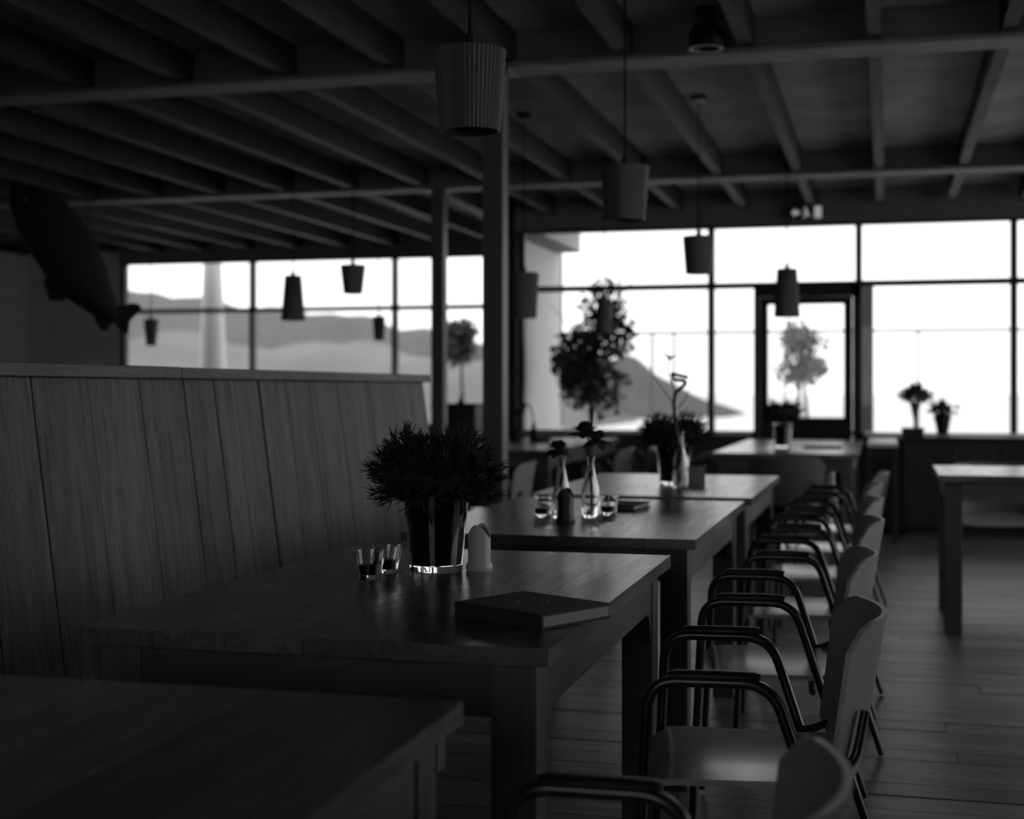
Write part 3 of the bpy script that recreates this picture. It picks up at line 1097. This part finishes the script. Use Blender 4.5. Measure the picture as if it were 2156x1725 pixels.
# flat dark menu on the second table and on the table by the door
mn = tag(empty('menu_folder', (-.975, 5.38, TZ), -.1), 'flat dark menu lying behind the slim vases on the second table', 'menu')
bx('lower_cover', 'menu', -.075, .075, -.11, .11, .0005, .005, mn)
bx('pages', 'paper', -.07, .07, -.105, .105, .005, .016, mn)
bx('upper_cover', 'menu', -.075, .075, -.11, .11, .016, .021, mn)
mn = tag(empty('menu_folder', (-.48, 11.2, TZ), .1), 'flat dark menu on the gleaming table before the door', 'menu')
bx('lower_cover', 'menu', -.14, .14, -.1, .1, .0005, .004, mn)
bx('pages', 'paper', -.135, .135, -.095, .095, .004, .012, mn)
bx('upper_cover', 'menu', -.14, .14, -.1, .1, .012, .016, mn)

# corner table: cup, drooping flower, low dish
cp = tag(empty('dark_cup', (-3.13, 12.0, TZ)), 'small dark cup on the corner table left of the drooping flower', 'cup')
MB().lathe([(0, 0), (.04, 0), (.045, .01), (.048, .1), (.044, .1), (.041, .012), (0, .012)], 28).build('body', 'darkpot', cp, True)
cp2 = MB().tube(rounded([(.044, 0, .08), (.075, 0, .08), (.075, 0, .03), (.042, 0, .03)], .02), .005, 8).build('handle', 'darkpot', cp, True)
fv = tag(empty('flower_vase', (-2.965, 12.0, TZ)), 'drooping dark flower in a slim vase on the corner table', 'vase')
MB().lathe([(0, 0), (.035, 0), (.038, .02), (.03, .09), (.016, .13), (.016, .16), (.013, .16), (.013, .13), (.026, .09), (.03, .012), (0, .012)], 28).build('vase_body', 'darkpot', fv, True)
MB().tube([(0, 0, .02), (0, 0, .18), (-.02, 0, .28), (-.05, 0, .33), (-.08, 0, .33)], [.006, .006, .006, .006, .005], 8).build('stem', 'stem', fv, True)
mb = MB()
mb.tube([(-.07, 0, .335), (-.095, 0, .31), (-.125, 0, .26), (-.14, 0, .215)], [.014, .034, .038, .012], 12)
mb.build('flower_head', 'petal', fv, True)
ds = tag(empty('low_dish', (-2.86, 11.92, TZ)), 'low dark dish beside the drooping flower on the corner table', 'dish')
MB().lathe([(0, 0), (.05, 0), (.075, .035), (.072, .037), (.048, .006), (0, .006)], 32).build('bowl', 'darkpot', ds, True)
MB().lathe([(0, .0), (.045, -.001), (.045, .0), (0, .0005)], 24).build('foot', 'darkpot', ds, True)

# bottle on a small stool by the door table
st = tag(empty('low_stool', (-.352, 9.62, 0)), 'small dark stool in the shade at the end of the door table', 'stool')
MB().lathe([(0, .43), (.12, .43), (.125, .437), (.125, .446), (.12, .45), (0, .45)], 32).build('seat', 'darkwood', st, True)
for a in range(4):
    t = a * PI / 2 + .6
    MB().tube([(.08 * math.cos(t), .08 * math.sin(t), .43), (.12 * math.cos(t), .12 * math.sin(t), 0)], [.013, .011], 10).build('leg', 'darkwood', st, True)
bo = tag(empty('water_bottle', (-.352, 9.62, .45)), 'pale glinting bottle in the dark gap beside the armchair before the door', 'bottle')
MB().lathe([(0, 0), (.034, 0), (.037, .006), (.037, .1), (.03, .13), (.016, .165), (.013, .2), (.013, .21), (0, .21)], 28).build('body', 'ceramic', bo, True)
MB().lathe([(0, .208), (.015, .208), (.015, .228), (.012, .232), (0, .232)], 20).build('cap', 'ceramic', bo, True)
MB().lathe([(.0378, .03), (.0378, .05), (.0372, .05), (.0372, .03)], 28).build('band', 'darkpot', bo, True)

# ------------------------------------------------------------------ furniture at the right windows
sb = tag(empty('sideboard', (.9, 12.65, 0)), 'dark sideboard under the right windows behind the aisle', 'sideboard')
bx('carcass', 'darkwood', -.78, .8, -.22, .24, .06, .80, sb)
bx('top', 'darkwood', -.8, .82, -.25, .26, .80, .83, sb, .003)
bx('plinth', 'darkwood', -.74, .76, -.2, .22, 0, .06, sb)
for i in range(4):
    dr = bx('door', 'darkwood', -.77 + i * .39, -.77 + i * .39 + .38, -.24, -.2205, .08, .78, sb, .002)
    MB().tube([(.15, -.018, .02), (.15, -.018, .14)], .006, 8).build('handle', 'metalgrey', dr, True)
cb = tag(empty('storage_box', (.21, 12.62, .83)), 'dark box standing on the left end of the sideboard', 'box')
bx('body', 'darkwood', -.09, .09, -.14, .14, 0, .055, cb, .003)
bx('lid', 'darkwood', -.094, .094, -.144, .144, .055, .072, cb, .003)

lt = tag(empty('ledge_table', (-.037, 12.38, 0)), 'narrow white topped table between the door table and the sideboard', 'table')
bx('top', 'sill', -.118, .118, -.7, .72, .77, .80, lt, .003)
for sx in (-.1, .1):
    for sy in (-.64, .66):
        bx('leg', 'darkwood', sx - .02, sx + .02, sy - .02, sy + .02, 0, .77, lt)
bx('apron', 'darkwood', -.1, .1, -.65, -.63, .68, .77, lt)

# waiter station seen between the posts
ws = tag(empty('serving_cabinet', (-3.72, 12.3, 0)), 'dark tall cabinet standing between the two steel posts', 'cabinet')
bx('carcass', 'darkwood', -.2, .2, -.2, .2, .05, 1.08, ws)
bx('top', 'darkwood', -.215, .215, -.215, .215, 1.08, 1.105, ws, .003)
bx('plinth', 'darkwood', -.18, .18, -.18, .18, 0, .05, ws)
dr = bx('door', 'darkwood', -.19, .19, -.218, -.2005, .07, 1.06, ws, .002)
MB().tube([(.15, -.02, .1), (.15, -.02, .22)], .006, 8).build('handle', 'metalgrey', dr, True)
fn = tag(empty('small_funnel', (-3.7, 12.25, 1.105)), 'small dark pointed ornament on the tall cabinet between the posts', 'ornament')
MB().lathe([(0, 0), (.035, 0), (.03, .015), (.012, .045), (.005, .07), (0, .075)], 20).build('cone', 'darkpot', fn, True)
MB().lathe([(0, .07), (.008, .075), (.008, .085), (0, .09)], 12).build('knob', 'darkpot', fn, True)


def pot_plant(x, y, z, rb, rt, h, fr, fh, n, leafmat, potmat, label, seed, cat='plant', lw=.03):
    rng = random.Random(seed)
    r = tag(empty('potted_plant', (x, y, z)), label, cat)
    MB().lathe([(0, 0), (rb, 0), (rt, h), (rt * 1.06, h), (rt * 1.06, h + .012), (rt * .9, h + .012), (rt * .88, h - .01), (0, h - .01)], 32).build('pot', potmat, r, True)
    mb = MB()
    leaves(mb, rng, n, (0, 0, h + fh * .5), (fr, fr, fh * .55), lw)
    for q in range(7):
        a = rng.uniform(0, 2 * PI)
        mb.tube([(0, 0, h - .01), (fr * .3 * math.cos(a), fr * .3 * math.sin(a), h + fh * .4), (fr * .7 * math.cos(a), fr * .7 * math.sin(a), h + fh * rng.uniform(.4, .9))], [.004, .003, .001], 5)
    o = mb.build('foliage', leafmat, r)
    o['kind'] = 'stuff'
    return r


def leaves(mb, rng, n, c, rad, lw, aspect=2.2, shell=.35):
    """folded lens shaped leaves scattered through an ellipsoid"""
    for i in range(n):
        th, ct = rng.uniform(0, 2 * PI), rng.uniform(-1, 1)
        st_ = math.sqrt(1 - ct * ct)
        rr = rng.uniform(shell, 1) ** .7
        p = Vector((c[0] + rad[0] * rr * st_ * math.cos(th), c[1] + rad[1] * rr * st_ * math.sin(th), c[2] + rad[2] * rr * ct))
        d_ = Vector((rng.gauss(0, 1), rng.gauss(0, 1), rng.gauss(0, 1) - .1)).normalized()
        s_ = d_.orthogonal().normalized()
        s_ = (Matrix.Rotation(rng.uniform(0, 2 * PI), 3, d_) @ s_)
        nn = d_.cross(s_)
        l_ = lw * aspect * rng.uniform(.7, 1.2)
        w_ = lw * .5 * rng.uniform(.7, 1.2)
        vs = [p, p + d_ * l_ * .5 + s_ * w_ + nn * w_ * .4, p + d_ * l_, p + d_ * l_ * .5 - s_ * w_ + nn * w_ * .4, p + d_ * l_ * .5]
        mb.add(vs, [(0, 1, 4), (1, 2, 4), (0, 4, 3), (4, 2, 3)])


pot_plant(.47, 13.05, .836, .045, .072, .15, .1, .13, 160, 'leaf', 'darkpot', 'small plant in a dark tapered pot on the right window sill', 11)
# bouquet in a tall slender glass on the sill
bq = tag(empty('bouquet_vase', (.245, 13.33, .836)), 'spreading bouquet in a tall slender vase on the right window sill', 'vase')
MB().lathe([(0, 0), (.035, 0), (.036, .006), (.016, .03), (.016, .12), (.05, .27), (.046, .27), (.012, .13), (.012, .03), (0, .02)], 28).build('vase_body', 'metalgrey', bq, True)
mb = MB()
rng = random.Random(21)
for i in range(46):
    a = rng.uniform(0, 2 * PI)
    rr = rng.uniform(.3, 1)
    mb.tube([(0, 0, .14), (.04 * rr * math.cos(a), .04 * rr * math.sin(a), .27), (.17 * rr * math.cos(a), .17 * rr * math.sin(a), .38 - .07 * rr)], [.003, .003, .002], 5)
leaves(mb, rng, 260, (0, 0, .345), (.17, .17, .05), .024)
leaves(mb, rng, 160, (0, 0, .39), (.08, .08, .04), .03, shell=.1)
mb.build('foliage', 'leaf2', bq)['kind'] = 'stuff'

# ------------------------------------------------------------------ outside: terrace, trees, dunes
dk = struct(bx('terrace_deck', 'deck', -4.9, 9.0, YR + .2, 19.4, -.16, -.06))
gr = struct(bx('ground_sand', 'sand', -260, 260, -80, 420, -.5, -.21))


def tree(x, y, z, htrunk, crown, rad, nleaf, lw, label, seed, leafmat='leaf2', stems=1, pot=True):
    rng = random.Random(seed)
    r = tag(empty('potted_tree', (x, y, z)), label, 'tree', 'potted trees on the terrace')
    for s in range(stems):
        ox = (s - (stems - 1) / 2) * .13
        MB().tube([(ox, 0, .3), (ox + .02, 0, htrunk * .6), (ox * .6 - .01, .01, htrunk), (ox * .3, 0, crown)], [.024, .02, .018, .008], 10).build('trunk', 'bark', r, True)
    mb = MB()
    for q in range(14):
        a, e_ = rng.uniform(0, 2 * PI), rng.uniform(-.5, 1)
        tip = Vector((rad[0] * .8 * math.cos(a), rad[1] * .8 * math.sin(a), crown + rad[2] * .8 * e_))
        b0 = Vector((0, 0, crown - rad[2] * .5 + rng.uniform(0, rad[2] * .6)))
        mb.tube([b0, (b0 + tip) / 2 + Vector((0, 0, .04)), tip], [.01, .007, .002], 6)
    mb.build('branches', 'bark', r)
    mb = MB()
    k_ = 9
    for q in range(k_):
        a = rng.uniform(0, 2 * PI)
        cc = (rad[0] * .55 * math.cos(a) * rng.uniform(.3, 1), rad[1] * .55 * math.sin(a) * rng.uniform(.3, 1), crown + rad[2] * rng.uniform(-.7, .75))
        leaves(mb, rng, nleaf // k_, cc, (rad[0] * .5, rad[1] * .5, rad[2] * .38), lw)
    mb.build('crown', leafmat, r)['kind'] = 'stuff'
    if pot:
        MB().lathe([(0, 0), (.17, 0), (.22, .36), (.235, .36), (.235, .4), (.2, .4), (.2, .34), (0, .34)], 32).build('pot', 'concrete', r, True)
    return r


tree(-2.98, 14.55, -.06, 1.0, 1.58, (.54, .4, .80), 2400, .046, 'large leafy potted tree outside the window in the corner', 31, 'leaf2')
tree(-1.0, 17.75, -.06, 1.2, 1.7, (.4, .34, .36), 800, .05, 'slender pale potted tree seen through the glazed door', 32, 'leaf3', 2)
tree(-5.3, 17.6, -.06, 1.45, 1.9, (.3, .28, .26), 900, .05, 'small round crowned tree outside between the two steel posts', 33, 'leaf2')

# wind screen with a top rail
wsn = tag(empty('wind_screen', (-1.0, 18.3, -.06)), 'tall glass wind screen with a thin metal rail around the terrace', 'railing')
for x in (-4.6, -2.94, -2.66, -1.25, .37, 2.0, 3.6):
    bx('upright', 'rail', x + 1 - .014, x + 1 + .014, -.02, .02, 0, 2.0, wsn)
bx('top_rail', 'rail', -3.7, 6.0, -.025, .025, 2.0, 2.035, wsn)
xs = [-4.6, -2.66, -1.25, .37, 2.0, 3.6]
for a, b in zip(xs, xs[1:]):
    bx('pane', 'pane', a + 1.03, b + .97, -.005, .005, .1, 1.97, wsn)

# pale square column just outside, right of the door, and the tapered pillar on the left
pc = tag(empty('terrace_column', (-.2, 15.0, -.06)), 'pale square column outside, right of the glazed door', 'column')
bx('shaft', 'canopy', -.065, .065, -.065, .065, .05, 2.36, pc, .005)
bx('foot', 'canopy', -.1, .1, -.1, .1, 0, .05, pc)
bx('cap', 'canopy', -.075, .075, -.075, .075, 2.36, 2.4, pc)
tp = tag(empty('tapered_pillar', (-8.62, 17.2, -.2)), 'pale tapered concrete pillar outside the left windows', 'pillar')
MB().lathe([(0, 0), (.25, 0), (.085, 3.9), (0, 3.9)], 32).build('shaft', 'pillar', tp, True)
bx('footing', 'concrete', -.34, .34, -.34, .34, -.05, .12, tp)

# dunes
def dune(name, label, mat, x0, x1, y0, y1, fn, nx=60, ny=16):
    vs, fs = [], []
    for j in range(ny + 1):
        for i in range(nx + 1):
            x = x0 + (x1 - x0) * i / nx
            y = y0 + (y1 - y0) * j / ny
            v = j / ny
            prof = math.sin(PI * min(1, v * 1.0)) ** .8 if v < 1 else 0
            h = fn(x) * prof + .25 * math.sin(x * .9 + 3 * v) * prof + .18 * math.sin(x * 2.3 + 5 * v) * prof
            vs.append((x, y, -.35 + h))
    for j in range(ny):
        for i in range(nx):
            a = j * (nx + 1) + i
            fs.append((a, a + 1, a + nx + 2, a + nx + 1))
    o = MB().add(vs, fs).build(name, mat, None, True)
    tag(o, label, 'hill')
    return o


def lerp_pts(pts):
    def f_(x):
        if x <= pts[0][0]:
            return pts[0][1]
        for (a, ha), (b, hb) in zip(pts, pts[1:]):
            if x <= b:
                t = (x - a) / (b - a)
                t = t * t * (3 - 2 * t)
                return ha + (hb - ha) * t
        return pts[-1][1]
    return f_


dune('far_hill', 'darker far hill on the skyline through the left windows', 'dune2', -110, -14, 92, 128,
     lerp_pts([(-90, 11.5), (-62, 9.9), (-55, 9.1), (-51, 8.2), (-45, 7.9), (-37, 6.5), (-30, 5.2), (-22, 2.6), (-15, 0)]))
dune('grassy_dune', 'pale grassy dune field below the far hill in the left windows', 'dune', -70, -9.5, 40, 66,
     lerp_pts([(-70, 4.2), (-30, 3.6), (-19, 3.2), (-13, 2.4), (-10, 0)]))
dune('dark_dune', 'dark dune slope falling to the right behind the leafy tree', 'dune3', -34, -8, 68, 90,
     lerp_pts([(-34, 4.2), (-19, 4.0), (-14.1, 3.1), (-10.8, 1.7), (-8.6, .3), (-8, 0)]))
